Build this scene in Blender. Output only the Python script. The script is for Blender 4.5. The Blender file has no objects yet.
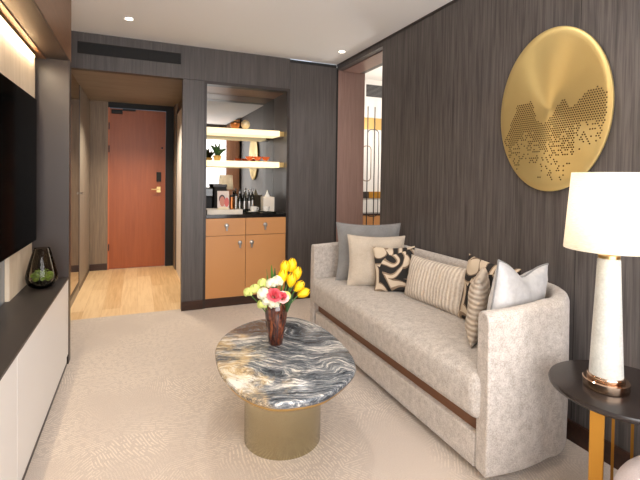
import bpy, bmesh, math, random
from mathutils import Vector, Matrix, noise
random.seed(7)
PI = math.pi
SC = bpy.context.scene
COL = SC.collection

# ------------------------------------------------------------------ camera, world, light, exposure
H = 1.25
YAW, PIT, ROLL = math.radians(23.06), math.radians(-1.06), math.radians(.79)
fwd = Vector((math.sin(YAW)*math.cos(PIT), math.cos(YAW)*math.cos(PIT), math.sin(PIT)))
rgt = Vector((math.cos(YAW), -math.sin(YAW), 0)); upv = rgt.cross(fwd)
r2 = math.cos(ROLL)*rgt + math.sin(ROLL)*upv; u2 = -math.sin(ROLL)*rgt + math.cos(ROLL)*upv
cd = bpy.data.cameras.new('camera'); cam = bpy.data.objects.new('camera', cd); COL.objects.link(cam)
m3 = Matrix((r2, u2, -fwd)).transposed()
cam.matrix_world = Matrix.Translation((0, 0, H)) @ m3.to_4x4()
cd.sensor_fit = 'HORIZONTAL'; cd.sensor_width = 36; cd.lens = 427.8/640*36
cd.shift_x = 0; cd.shift_y = (185.9-240)/640; cd.clip_start = .02
SC.camera = cam

w = bpy.data.worlds.new('world'); SC.world = w; w.use_nodes = True
w.node_tree.nodes['Background'].inputs[0].default_value = (.75, .85, 1, 1)
w.node_tree.nodes['Background'].inputs[1].default_value = 1.0

def area(name, loc, rot, sx, sy, power, col, spread=180):
    l = bpy.data.lights.new(name, 'AREA'); l.shape = 'RECTANGLE'; l.size = sx; l.size_y = sy
    l.energy = power; l.color = col; l.spread = math.radians(spread)
    o = bpy.data.objects.new(name, l); COL.objects.link(o); o.location = loc; o.rotation_euler = rot
    return o
def spot(name, loc, power, col, ang=110, blend=.8, rad=.04, rot=(0, 0, 0)):
    l = bpy.data.lights.new(name, 'SPOT'); l.energy = power; l.color = col
    l.spot_size = math.radians(ang); l.spot_blend = blend; l.shadow_soft_size = rad
    o = bpy.data.objects.new(name, l); COL.objects.link(o); o.location = loc; o.rotation_euler = rot
    return o
def point(name, loc, power, col, rad=.04):
    l = bpy.data.lights.new(name, 'POINT'); l.energy = power; l.color = col; l.shadow_soft_size = rad
    o = bpy.data.objects.new(name, l); COL.objects.link(o); o.location = loc
    return o
DAY = (1, .98, .96); WARM = (1, .80, .56); WARM2 = (1, .92, .84)
area('daylight_rear', (.6, -.78, 1.35), (PI/2+.12, 0, 0), 2.5, 1.9, 44, DAY)     # the wide window behind the camera
DOWN = [(-.07, 3.616), (1.60, 3.55), (.55, 2.0), (.2, .9), (1.35, 1.55)]            # two recessed downlights, then unseen spots added for bounce light
DPOW = [24, 14, 22, 10, 14]
for (x, y), p in zip(DOWN, DPOW):
    spot('downlight_and_fill', (x, y, 2.42), p, WARM2, 125, .9, .05)
spot('corridor_lamp', (-.02, 5.35, 2.2), 78, (1, .86, .68), 118, .7, .04)
spot('corridor_lamp_near', (.1, 4.7, 2.2), 34, (1, .86, .70), 120, .8, .04)
point('bedroom_fill', (3.1, 4.3, 1.9), 24, (1, .95, .9), .12)  # unseen light added to brighten the bedroom, no fitting
SC.view_settings.view_transform = 'Standard'; SC.view_settings.look = 'None'
SC.view_settings.gamma = 1; SC.view_settings.use_curve_mapping = False
SC.view_settings.exposure = 0.6

# ------------------------------------------------------------------ materials
def lin(c):
    return tuple(((v/255)/12.92 if v/255 <= .04045 else ((v/255+.055)/1.055)**2.4) for v in c) + (1,)
class N:
    """tiny node helper"""
    def __init__(s, name):
        s.m = bpy.data.materials.new(name); s.m.use_nodes = True
        s.t = s.m.node_tree; s.n = s.t.nodes; s.b = s.n['Principled BSDF']
    def add(s, typ, **kw):
        nd = s.n.new('ShaderNode'+typ)
        for k, v in kw.items():
            if k in nd.inputs.keys() if isinstance(k, str) else False: nd.inputs[k].default_value = v
            else: setattr(nd, k, v)
        return nd
    def link(s, a, b): s.t.links.new(a, b)
    def set(s, **kw):
        for k, v in kw.items(): s.b.inputs[k.replace('_', ' ')].default_value = v
        return s
    def coord(s, scale=(1, 1, 1), rot=(0, 0, 0)):
        tc = s.add('TexCoord'); mp = s.add('Mapping')
        mp.inputs['Scale'].default_value = scale; mp.inputs['Rotation'].default_value = rot
        s.link(tc.outputs['Object'], mp.inputs['Vector']); return mp.outputs['Vector']
    def noise(s, vec, scale=5, detail=4, rough=.5, dist=0):
        nd = s.add('TexNoise'); nd.inputs['Scale'].default_value = scale; nd.inputs['Detail'].default_value = detail
        nd.inputs['Roughness'].default_value = rough; nd.inputs['Distortion'].default_value = dist
        s.link(vec, nd.inputs['Vector']); return nd
    def ramp(s, fac, stops, interp='LINEAR'):
        nd = s.add('ValToRGB'); cr = nd.color_ramp; cr.interpolation = interp
        while len(cr.elements) < len(stops): cr.elements.new(.5)
        for e, (p, c) in zip(cr.elements, stops): e.position = p; e.color = lin(c) if max(c) > 1 or len(c) == 3 else c
        s.link(fac, nd.inputs['Fac']); return nd.outputs['Color']
    def math(s, op, a, b=None):
        nd = s.add('Math'); nd.operation = op
        for i, v in enumerate((a, b)):
            if v is None: continue
            if hasattr(v, 'is_linked'): s.link(v, nd.inputs[i])
            else: nd.inputs[i].default_value = v
        return nd.outputs[0]
    def mix(s, fac, a, b):
        nd = s.add('Mix'); nd.data_type = 'RGBA'
        if hasattr(fac, 'is_linked'): s.link(fac, nd.inputs[0])
        else: nd.inputs[0].default_value = fac
        for i, v in ((6, a), (7, b)):
            if hasattr(v, 'is_linked'): s.link(v, nd.inputs[i])
            else: nd.inputs[i].default_value = lin(v)
        return nd.outputs[2]
    def color(s, c): s.link(c, s.b.inputs['Base Color'])
    def bump(s, h, strength=.3, dist=.01):
        nd = s.add('Bump'); nd.inputs['Strength'].default_value = strength; nd.inputs['Distance'].default_value = dist
        s.link(h, nd.inputs['Height']); s.link(nd.outputs['Normal'], s.b.inputs['Normal'])
def plain(name, c, rough=.5, metal=0, **kw):
    k = N(name); k.set(Base_Color=lin(c), Roughness=rough, Metallic=metal, **kw); return k.m
def wood(name, c0, c1, grain=(60, 60, 2.2), rough=.45, board=None, bump=.08, lo=.34, hi=.66):
    k = N(name); v = k.coord(grain)
    a = k.noise(v, 1, 6, .6, .6); b = k.noise(k.coord((grain[0]*4, grain[1]*4, grain[2]*1.5)), 1, 3, .5)
    f = k.math('ADD', k.math('MULTIPLY', a.outputs['Fac'], .65), k.math('MULTIPLY', b.outputs['Fac'], .35))
    k.color(k.ramp(f, [(lo, c0), (hi, c1)])); k.set(Roughness=rough); k.bump(f, bump, .004); return k.m
def fabric(name, c0, c1, scale=260, big=9, rough=.95, bump=.35):
    k = N(name); v = k.coord()
    a = k.noise(v, scale, 2, .6); b = k.noise(v, big, 4, .6)
    f = k.math('ADD', k.math('MULTIPLY', a.outputs['Fac'], .55), k.math('MULTIPLY', b.outputs['Fac'], .45))
    k.color(k.ramp(f, [(.36, c0), (.64, c1)])); k.set(Roughness=rough)
    k.b.inputs['Sheen Weight'].default_value = .25
    k.bump(a.outputs['Fac'], bump, .004); return k.m
def glow(name, c, s):
    k = N(name); k.set(Base_Color=lin(c), Roughness=.5); k.b.inputs['Emission Color'].default_value = lin(c)
    k.b.inputs['Emission Strength'].default_value = s; return k.m
M = {}
M['ceiling'] = plain('ceiling_paint', (242, 241, 240), .9)
M['panel_back'] = wood('grey_brown_oak_veneer', (64, 59, 58), (90, 84, 82))
M['panel_right'] = wood('dark_oak_veneer', (64, 60, 59), (98, 92, 90), lo=.40, hi=.60)
M['trim'] = plain('dark_bronze_trim', (44, 34, 30), .4)
M['base'] = wood('dark_red_brown_wood', (40, 24, 18), (66, 40, 28), (3, 30, 30), .35)
M['niche_side'] = wood('dark_brown_niche_veneer', (48, 38, 34), (70, 58, 52))
M['black'] = plain('matt_black', (16, 15, 15), .6)
M['grille'] = plain('grille_dark', (24, 21, 20), .7)
M['column'] = plain('taupe_laminate', (54, 44, 40), .4)
M['bronze_lam'] = wood('bronze_header_veneer', (112, 78, 50), (130, 92, 62), (30, 3, 30), .4)
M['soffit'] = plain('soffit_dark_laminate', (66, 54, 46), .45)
M['pale_wood'] = wood('pale_limed_wood', (214, 194, 166), (232, 214, 190), (30, 30, 3), .5)
M['slab'] = plain('blue_grey_slab', (128, 134, 140), .25)
M['console_top'] = plain('dark_console_top', (52, 46, 43), .42)
M['white_lacquer'] = plain('warm_white_lacquer', (228, 226, 224), .4)
M['tv'] = plain('screen_glass', (8, 8, 8), .1, IOR=1.03)
M['corr_wood'] = wood('taupe_wood', (116, 98, 80), (146, 126, 104), (40, 40, 2.5), .5)
M['corr_pale'] = wood('greige_door_wood', (142, 134, 122), (160, 152, 140), (40, 40, 2.5), .5)
M['corr_ceil'] = wood('ceiling_tan_board', (138, 128, 114), (162, 150, 134), (2, 16, 16), .5)
M['door'] = wood('cherry_door', (150, 76, 36), (168, 90, 46), (26, 26, 1.8), .4)
M['jamb'] = wood('reddish_jamb_veneer', (128, 100, 92), (146, 117, 107), (40, 40, 2.5), .4)
M['cab'] = plain('caramel_lacquer', (194, 138, 84), .38)
M['counter'] = plain('black_granite', (22, 20, 20), .12)
M['brass'] = plain('brass', (200, 168, 112), .28, 1)
M['steel'] = plain('brushed_steel', (160, 157, 153), .3, 1)
M['chrome'] = plain('bronze_chrome', (186, 160, 138), .12, 1)
M['white'] = plain('white_ceramic', (232, 230, 224), .25)
M['paper'] = plain('white_paper', (226, 218, 206), .8)
M['mirror'] = plain('mirror', (166, 163, 158), .015, 1)
M['bronze_mirror'] = plain('bronze_mirror', (176, 160, 142), .03, 1)
M['sofa'] = fabric('oatmeal_chenille', (156, 147, 139), (202, 194, 187), 170, 34)
M['sofa_seat'] = fabric('oatmeal_chenille_seat', (152, 143, 135), (198, 190, 182), 170, 34)
M['rail'] = plain('sofa_wood_rail', (112, 74, 50), .45)
M['p_grey'] = fabric('slate_grey_cloth', (118, 117, 117), (140, 139, 138), 240, 9)
M['p_beige'] = fabric('beige_cloth', (176, 163, 147), (202, 190, 174), 240, 9)
M['pouf'] = fabric('mauve_grey_cloth', (178, 166, 166), (198, 186, 186), 240, 9)
M['satin'] = fabric('silver_satin', (184, 183, 184), (202, 201, 201), 40, 5, .45, .1)
M['white_wall'] = plain('white_wall', (224, 220, 214), .9)
M['gold_panel'] = plain('gold_panel', (188, 152, 92), .4, .5)
M['shade'] = None
M['lampstone'] = fabric('lamp_shagreen', (176, 176, 170), (200, 200, 193), 120, 14, .5, .15)
M['table_dark'] = wood('dark_table_veneer', (34, 28, 27), (46, 39, 36), (24, 6, 24), .26, bump=.02)
M['gold_leg'] = plain('satin_gold', (188, 138, 58), .3, .9)
M['curtain'] = wood('curtain_cloth', (150, 104, 74), (176, 130, 98), (60, 60, 1), .9)
M['leaf'] = plain('leaf_green', (72, 122, 44), .5)
M['leaf_dark'] = plain('leaf_dark_green', (40, 78, 34), .5)
M['tulip'] = plain('tulip_yellow', (250, 204, 20), .5)
M['blossom'] = plain('blossom_white', (226, 224, 198), .6)
M['blossom_green'] = plain('blossom_lime', (196, 206, 118), .6)
M['pink'] = plain('petal_pink', (222, 92, 104), .55)
M['pinkpale'] = plain('petal_pale_pink', (240, 190, 184), .55)
M['copper'] = plain('copper', (190, 120, 70), .3, 1)
M['amber'] = plain('amber_glass', (236, 112, 30), .1, 0, Transmission_Weight=.6)
M['glass'] = plain('clear_glass', (245, 248, 246), .02, 0, Transmission_Weight=1)
def clear_shell(name, c, rough=.03):
    k = N(name); tr = k.add('BsdfTransparent'); tr.inputs[0].default_value = lin(c)
    gl = k.add('BsdfGlossy'); gl.inputs['Roughness'].default_value = rough
    fr = k.add('Fresnel'); fr.inputs[0].default_value = 1.3
    mx = k.add('MixShader'); k.link(fr.outputs[0], mx.inputs[0]); k.link(tr.outputs[0], mx.inputs[1]); k.link(gl.outputs[0], mx.inputs[2])
    k.link(mx.outputs[0], k.n['Material Output'].inputs['Surface']); return k.m
M['smoke_glass'] = clear_shell('smoky_glass', (232, 228, 220))
M['led'] = glow('led_warm', (255, 226, 176), 12)
M['shelf'] = glow('lit_shelf', (255, 236, 190), .62)
M['lens'] = glow('lamp_lens', (255, 244, 226), 12)
M['sky'] = glow('bright_window_sky', (240, 246, 255), 1.8)
M['bottle'] = plain('dark_bottle_glass', (24, 26, 22), .08)
M['moss'] = fabric('moss_green', (84, 122, 40), (150, 186, 80), 90, 30)
M['pebble'] = plain('pebble_black', (28, 26, 24), .4)

def stone_mat():
    k = N('veined_blue_grey_marble'); v = k.coord((1, 1, 1), (0, 0, .5))
    n1 = k.noise(v, 2.6, 2, .5); n2 = k.noise(v, 9, 4, .6)
    def warp(src, n, amt):
        sb = k.add('VectorMath', operation='SUBTRACT'); k.link(n.outputs['Color'], sb.inputs[0]); sb.inputs[1].default_value = (.5, .5, .5)
        ad = k.add('VectorMath', operation='MULTIPLY_ADD'); k.link(sb.outputs[0], ad.inputs[0]); ad.inputs[1].default_value = amt; k.link(src, ad.inputs[2]); return ad.outputs[0]
    wv = warp(warp(v, n1, (.3, .42, .1)), n2, (.05, .06, .02))
    def st(sx, sy, det, rough):
        mp = k.add('Mapping'); mp.inputs['Scale'].default_value = (sx, sy, sy); k.link(wv, mp.inputs['Vector']); return k.noise(mp.outputs[0], 1, det, rough).outputs['Fac']
    band, mid, fine = st(1.6, 11, 3, .55), st(7, 62, 4, .65), st(18, 190, 3, .65)
    f = k.math('ADD', k.math('ADD', k.math('MULTIPLY', band, .34), k.math('MULTIPLY', mid, .38)), k.math('MULTIPLY', fine, .28))
    grey = k.ramp(f, [(.40, (28, 32, 38)), (.455, (74, 80, 87)), (.5, (106, 111, 117)), (.54, (150, 152, 153)), (.585, (224, 220, 212))])
    gold = k.ramp(f, [(.39, (70, 68, 66)), (.45, (140, 130, 114)), (.495, (184, 156, 112)), (.54, (206, 190, 160)), (.6, (230, 222, 206))])
    sep = k.add('SeparateXYZ'); tc = k.add('TexCoord'); k.link(tc.outputs['Object'], sep.inputs[0])
    patch = k.math('ADD', k.math('MULTIPLY', k.math('ADD', sep.outputs['X'], .10), -2.6), k.math('MULTIPLY', k.math('SUBTRACT', n2.outputs['Fac'], .5), 3.4))
    pr = k.ramp(patch, [(.1, (0, 0, 0)), (.8, (255, 255, 255))])
    k.color(k.mix(pr, grey, gold)); k.set(Roughness=.2); return k.m
M['stone'] = stone_mat()

def carpet_mat():
    k = N('beige_hatched_carpet'); v = k.coord()
    nz = k.noise(v, 3, 2, .5)
    ad = k.add('VectorMath', operation='MULTIPLY_ADD'); k.link(nz.outputs['Color'], ad.inputs[0]); ad.inputs[1].default_value = (.1, .1, 0); k.link(v, ad.inputs[2])
    vo = k.add('TexVoronoi'); vo.inputs['Scale'].default_value = 4.2; k.link(ad.outputs[0], vo.inputs['Vector'])
    sc = k.add('SeparateColor'); k.link(vo.outputs['Color'], sc.inputs[0])
    ang = k.math('MULTIPLY', sc.outputs[0], PI)
    sp = k.add('SeparateXYZ'); k.link(ad.outputs[0], sp.inputs[0])
    d = k.math('ADD', k.math('MULTIPLY', sp.outputs['X'], k.math('COSINE', ang)), k.math('MULTIPLY', sp.outputs['Y'], k.math('SINE', ang)))
    st = k.math('SINE', k.math('MULTIPLY', d, 450))
    br = k.noise(v, 38, 2, .5)
    st2 = k.math('MULTIPLY', k.math('GREATER_THAN', st, .25), k.math('GREATER_THAN', br.outputs['Fac'], .46))
    pt = k.noise(v, 2.2, 2, .5)
    st3 = k.math('MULTIPLY', st2, k.ramp(pt.outputs['Fac'], [(.34, (0, 0, 0)), (.56, (255, 255, 255))]))
    pile = k.noise(v, 330, 2, .6)
    basec = k.ramp(pile.outputs['Fac'], [(.3, (170, 155, 142)), (.7, (210, 196, 183))])
    k.color(k.mix(k.math('MULTIPLY', st3, .6), basec, (232, 218, 200)))
    k.set(Roughness=1); k.b.inputs['Sheen Weight'].default_value = .2
    k.bump(k.math('ADD', pile.outputs['Fac'], k.math('MULTIPLY', st3, .5)), .5, .006); return k.m
M['carpet'] = carpet_mat()

def floor_mat():
    k = N('pale_oak_boards'); v = k.coord()
    br = k.add('TexBrick'); br.offset = .4; br.inputs['Scale'].default_value = 1; br.inputs['Brick Width'].default_value = 1.3; br.inputs['Row Height'].default_value = .15
    br.inputs['Mortar Size'].default_value = .0015; br.inputs['Color1'].default_value = (.2, .2, .2, 1); br.inputs['Color2'].default_value = (.8, .8, .8, 1); br.inputs['Mortar'].default_value = (0, 0, 0, 1)
    k.link(k.coord((1, 1, 1), (0, 0, PI/2)), br.inputs['Vector'])
    g = k.noise(k.coord((40, 2.5, 20)), 1, 5, .6, .5)
    f = k.math('ADD', k.math('MULTIPLY', g.outputs['Fac'], .6), k.math('MULTIPLY', br.outputs['Color'], .4))
    k.color(k.ramp(f, [(.1, (172, 134, 92)), (.38, (212, 176, 128)), (.62, (234, 204, 160))])); k.set(Roughness=.38); return k.m
M['oak'] = floor_mat()

def swirl_mat():
    k = N('black_and_sand_swirl_print'); v = k.coord((1, .2, 1), (0, .35, 0))
    n = k.noise(v, 6, 1, .4)
    ad = k.add('VectorMath', operation='MULTIPLY_ADD'); k.link(n.outputs['Color'], ad.inputs[0]); ad.inputs[1].default_value = (.11, .0, .11); k.link(v, ad.inputs[2])
    vo = k.add('TexVoronoi'); vo.inputs['Scale'].default_value = 6.2; vo.inputs['Randomness'].default_value = .8; k.link(ad.outputs[0], vo.inputs['Vector'])
    sb = k.add('VectorMath', operation='SUBTRACT'); k.link(ad.outputs[0], sb.inputs[0]); k.link(vo.outputs['Position'], sb.inputs[1])
    sp = k.add('SeparateXYZ'); k.link(sb.outputs[0], sp.inputs[0])
    f = k.math('FRACT', k.math('ADD', k.math('MULTIPLY', vo.outputs['Distance'], 2.3), k.math('ADD', k.math('MULTIPLY', sp.outputs['X'], 6.5), k.math('MULTIPLY', sp.outputs['Z'], -5.5))))
    k.color(k.ramp(f, [(0, (30, 26, 24)), (.40, (136, 116, 96)), (.54, (200, 184, 162)), (.82, (120, 100, 82)), (.9, (34, 30, 28))], 'CONSTANT'))
    k.set(Roughness=.85); return k.m
M['swirl'] = swirl_mat()
def stripe_mat(name, axis, freq, c0, c1, nz=.35):
    k = N(name); v = k.coord(); sp = k.add('SeparateXYZ'); k.link(v, sp.inputs[0])
    n = k.noise(v, 26, 3, .6)
    ph = k.math('ADD', k.math('MULTIPLY', sp.outputs[axis], freq), k.math('MULTIPLY', n.outputs['Fac'], 2.4))
    s = k.math('ADD', k.math('MULTIPLY', k.math('SINE', ph), .5), .5)
    n2 = k.noise(k.coord((90, 14, 90)), 1, 2, .5)
    f = k.math('ADD', k.math('MULTIPLY', s, 1-nz), k.math('MULTIPLY', n2.outputs['Fac'], nz))
    k.color(k.ramp(f, [(.2, c0), (.75, c1)])); k.set(Roughness=.9); k.bump(s, .6, .006); return k.m
M['ribbed'] = stripe_mat('ribbed_cream_weave', 'X', 230, (178, 164, 150), (220, 210, 197), .55)
M['ruffle'] = stripe_mat('gathered_sand_cloth', 'Z', 250, (172, 157, 142), (206, 194, 179), .35)
def vase_mat():
    k = N('tortoiseshell_glaze'); v = k.coord((50, 50, 9)); n = k.noise(v, 1, 4, .6, 1.2)
    k.color(k.ramp(n.outputs['Fac'], [(.3, (26, 12, 9)), (.52, (74, 34, 22)), (.7, (136, 74, 44))])); k.set(Roughness=.1, Coat_Weight=.6); return k.m
M['vase'] = vase_mat()
def aniso(name, c, rough, axis, an, met=1):
    k = N(name); k.set(Base_Color=lin(c), Roughness=rough, Metallic=met, Anisotropic=an)
    t = k.add('Tangent'); t.direction_type = 'RADIAL'; t.axis = axis; k.link(t.outputs[0], k.b.inputs['Tangent']); return k.m
M['art'] = aniso('spun_brass_disc', (216, 192, 130), .42, 'X', .8, .8)
M['drum'] = aniso('spun_champagne_metal', (190, 182, 154), .24, 'Z', .5)
def shade_mat():
    k = N('linen_lamp_shade'); v = k.coord((1, 1, 1)); a = k.noise(k.coord((60, 60, 420)), 1, 2, .6)
    c = k.ramp(a.outputs['Fac'], [(.3, (228, 221, 208)), (.7, (244, 240, 230))])
    k.color(c); k.set(Roughness=.9)
    tr = k.add('BsdfTranslucent'); k.link(c, tr.inputs['Color'])
    mx = k.add('MixShader'); mx.inputs[0].default_value = .55
    out = k.n['Material Output']; k.link(k.b.outputs[0], mx.inputs[1]); k.link(tr.outputs[0], mx.inputs[2]); k.link(mx.outputs[0], out.inputs['Surface']); return k.m
M['shade'] = shade_mat()
def photo_mat():
    k = N('printed_portrait_card'); tc = k.add('TexCoord'); g = tc.outputs['Generated']
    def blob(cx, cz, rx, rz):
        sp = k.add('SeparateXYZ'); k.link(g, sp.inputs[0])
        a = k.math('POWER', k.math('DIVIDE', k.math('ABSOLUTE', k.math('SUBTRACT', sp.outputs['X'], cx)), rx), 2)
        b = k.math('POWER', k.math('DIVIDE', k.math('ABSOLUTE', k.math('SUBTRACT', sp.outputs['Z'], cz)), rz), 2)
        return k.math('LESS_THAN', k.math('ADD', a, b), 1)
    c = k.mix(blob(.4, .62, .26, .2), (214, 198, 190), (70, 34, 30))
    c = k.mix(blob(.42, .5, .22, .24), c, (196, 120, 96))
    c = k.mix(blob(.8, .46, .2, .22), c, (206, 92, 84))
    c = k.mix(blob(.5, .05, .6, .2), c, (236, 222, 190))
    k.color(c); k.set(Roughness=.4); return k.m
M['photo'] = photo_mat()

# ------------------------------------------------------------------ mesh helpers
class MB:
    def __init__(s): s.b = bmesh.new()
    def box(s, x0, x1, y0, y1, z0, z1, mat=0, rot=None):
        vs = [s.b.verts.new((x, y, z)) for x in (x0, x1) for y in (y0, y1) for z in (z0, z1)]
        for q in ((0, 1, 3, 2), (4, 6, 7, 5), (0, 4, 5, 1), (2, 3, 7, 6), (0, 2, 6, 4), (1, 5, 7, 3)):
            f = s.b.faces.new([vs[i] for i in q]); f.material_index = mat
        return s
    def lathe(s, prof, n=32, c=(0, 0, 0), mat=0, cap=True):
        rings = []
        for r, z in prof:
            if r < 1e-6: rings.append([s.b.verts.new((c[0], c[1], c[2]+z))])
            else: rings.append([s.b.verts.new((c[0]+r*math.cos(2*PI*i/n), c[1]+r*math.sin(2*PI*i/n), c[2]+z)) for i in range(n)])
        for a, b in zip(rings, rings[1:]):
            for i in range(n):
                j = (i+1) % n
                q = [a[i % len(a)], a[j % len(a)], b[j % len(b)], b[i % len(b)]]
                q = list(dict.fromkeys(q))
                if len(q) > 2:
                    f = s.b.faces.new(q); f.material_index = mat
        if cap:
            for rg, rev in ((rings[0], True), (rings[-1], False)):
                if len(rg) > 2:
                    f = s.b.faces.new(rg[::-1] if rev else rg); f.material_index = mat
        return s
    def prism(s, pts, z0, z1, inset=0, mat=0):
        """vertical prism with softly rounded rim"""
        n = len(pts); cx = sum(p[0] for p in pts)/n; cy = sum(p[1] for p in pts)/n
        h = z1-z0
        levels = [(z0, inset), (z0+inset, 0), (z1-inset, 0), (z1-.3*inset, .3*inset), (z1, inset)] if inset else [(z0, 0), (z1, 0)]
        rings = []
        for z, d in levels:
            rg = []
            for x, y in pts:
                L = math.hypot(x-cx, y-cy); k = (L-d)/L
                rg.append(s.b.verts.new((cx+(x-cx)*k, cy+(y-cy)*k, z)))
            rings.append(rg)
        for a, b in zip(rings, rings[1:]):
            for i in range(n):
                f = s.b.faces.new((a[i], a[(i+1) % n], b[(i+1) % n], b[i])); f.material_index = mat
        s.b.faces.new(rings[0][::-1]); s.b.faces.new(rings[-1]); return s
    def tube(s, pts, r, n=8, mat=0, closed=False):
        pts = [Vector(p) for p in pts]; rings = []; m = len(pts); prev = None
        for i, p in enumerate(pts):
            if closed: t = pts[(i+1) % m]-pts[i-1]
            else: t = pts[min(i+1, m-1)]-pts[max(i-1, 0)]
            t.normalize()
            if prev is None:
                prev = t.orthogonal().normalized()
            prev = (prev - t*prev.dot(t)).normalized(); b = t.cross(prev)
            rr = r(i/(m-1)) if callable(r) else r
            rings.append([s.b.verts.new(p+rr*(math.cos(2*PI*k/n)*prev+math.sin(2*PI*k/n)*b)) for k in range(n)])
        L = list(zip(rings, rings[1:]))+([(rings[-1], rings[0])] if closed else [])
        for a, b in L:
            for k in range(n):
                f = s.b.faces.new((a[k], a[(k+1) % n], b[(k+1) % n], b[k])); f.material_index = mat
        if not closed:
            s.b.faces.new(rings[0][::-1]); s.b.faces.new(rings[-1])
        return s
    def ball(s, c, r, seg=12, sq=(1, 1, 1), mat=0):
        res = bmesh.ops.create_uvsphere(s.b, u_segments=seg, v_segments=max(6, seg*2//3), radius=r, matrix=Matrix.Translation(c) @ Matrix.Diagonal((*sq, 1)))
        for v in res['verts']:
            for f in v.link_faces: f.material_index = mat
        return s
    def xform(s, mat): bmesh.ops.transform(s.b, matrix=mat, verts=s.b.verts); return s
    def build(s, name, mats, parent=None, smooth=False, bevel=0, seg=2):
        me = bpy.data.meshes.new(name); bmesh.ops.recalc_face_normals(s.b, faces=s.b.faces); s.b.to_mesh(me); s.b.free()
        for m in (mats if isinstance(mats, (list, tuple)) else [mats]): me.materials.append(m)
        if smooth:
            for p in me.polygons: p.use_smooth = True
            try: me.set_sharp_from_angle(angle=math.radians(40 if smooth is True else smooth))
            except Exception: pass
        o = bpy.data.objects.new(name, me); COL.objects.link(o)
        if parent: o.parent = parent
        if bevel:
            bv = o.modifiers.new('bevel', 'BEVEL'); bv.width = bevel; bv.segments = seg; bv.limit_method = 'ANGLE'; bv.angle_limit = math.radians(40)
        return o
def box(name, x0, x1, y0, y1, z0, z1, mat, parent=None, bevel=0):
    return MB().box(x0, x1, y0, y1, z0, z1).build(name, mat, parent, bevel=bevel)
def thing(name, label, cat, loc=(0, 0, 0), rot=(0, 0, 0), group=None):
    o = bpy.data.objects.new(name, None); COL.objects.link(o); o.location = loc; o.rotation_euler = rot
    o.empty_display_size = .05; o['label'] = label; o['category'] = cat
    if group: o['group'] = group
    return o
def tag(o, label, cat, group=None, kind=None):
    o['label'] = label; o['category'] = cat
    if group: o['group'] = group
    if kind: o['kind'] = kind
    return o
def struct(o, label=None, cat=None):
    o['kind'] = 'structure'
    if label: o['label'] = label; o['category'] = cat
    return o
def S(name, x0, x1, y0, y1, z0, z1, mat, label=None, cat=None):
    return struct(box(name, x0, x1, y0, y1, z0, z1, mat), label, cat)
def copy_tree(o, parent=None):
    c = o.copy(); COL.objects.link(c); c.parent = parent
    for ch in list(o.children): copy_tree(ch, c)
    return c

# ------------------------------------------------------------------ the room
XR, YB, ZC, XL = 1.938, 4.126, 2.451, -.64
YR = -.9
S('floor', -.66, .62, 4.185, 6.35, -.03, 0, M['oak'], 'pale oak plank floor of the entrance corridor', 'floor')
S('floor.001', XL-.05, XR+.35, YR, 4.185, -.06, -.02, M['black'], 'sub floor below the carpet', 'floor')
S('floor.002', 1.93, 3.7, 3.0, 5.4, -.02, 0, M['carpet'], 'bedroom floor beyond the opening', 'floor')
tag(box('carpet', XL, XR, YR, 4.185, -.02, 0, M['carpet']), 'beige carpet with fine hatched leaf pattern covering the lounge floor', 'carpet', kind='structure')
S('ceiling', XL-.05, XR, YR, YB, ZC, ZC+.05, M['ceiling'], 'plain white painted lounge ceiling', 'ceiling')
S('ceiling.001', -.66, .62, 4.21, 6.35, 2.21, 2.26, M['corr_ceil'], 'tan wooden board ceiling of the entrance corridor', 'ceiling')
S('ceiling.002', 1.938, 3.7, 3.0, 5.4, 2.62, 2.66, M['white_wall'], 'white bedroom ceiling beyond the opening', 'ceiling')
# back wall : header over corridor, pillar, panel beside sofa
S('wall_back', -.66, 1.41, YB, YB+.08, 2.146, ZC, M['panel_back'], 'grey brown veneer band above corridor and minibar', 'wall')
S('wall_back.001', .375, .566, YB, YB+.08, 0, 2.143, M['panel_back'], 'narrow veneer pillar between corridor and minibar', 'wall')
S('wall_back.002', 1.414, XR, YB, YB+.08, 0, 2.415, M['panel_back'], 'tall veneer panel between minibar and bedroom opening', 'wall')
S('trim_1', 1.411, XR, YB+.02, YB+.08, 2.415, ZC, M['black'], 'dark shadow gap above the tall veneer panel', 'trim')
S('trim_2', .566, .591, YB-.004, YB+.5, 0, 2.146, M['trim'], 'dark left edge of the minibar niche', 'trim')
S('trim_3', 1.384, 1.411, YB-.004, YB+.12, 0, 2.146, M['trim'], 'dark right edge of the minibar niche', 'trim')
S('trim_4', .591, 1.384, YB-.004, YB+.1, 2.118, 2.146, M['trim'], 'dark top edge of the minibar niche', 'trim')
S('baseboard_back', .373, .566, YB-.012, YB, 0, .085, M['base'], 'dark baseboard of the narrow pillar', 'baseboard')
S('baseboard_back.001', 1.411, XR, YB-.012, YB, 0, .085, M['base'], 'dark baseboard of the tall veneer panel', 'baseboard')
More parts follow.
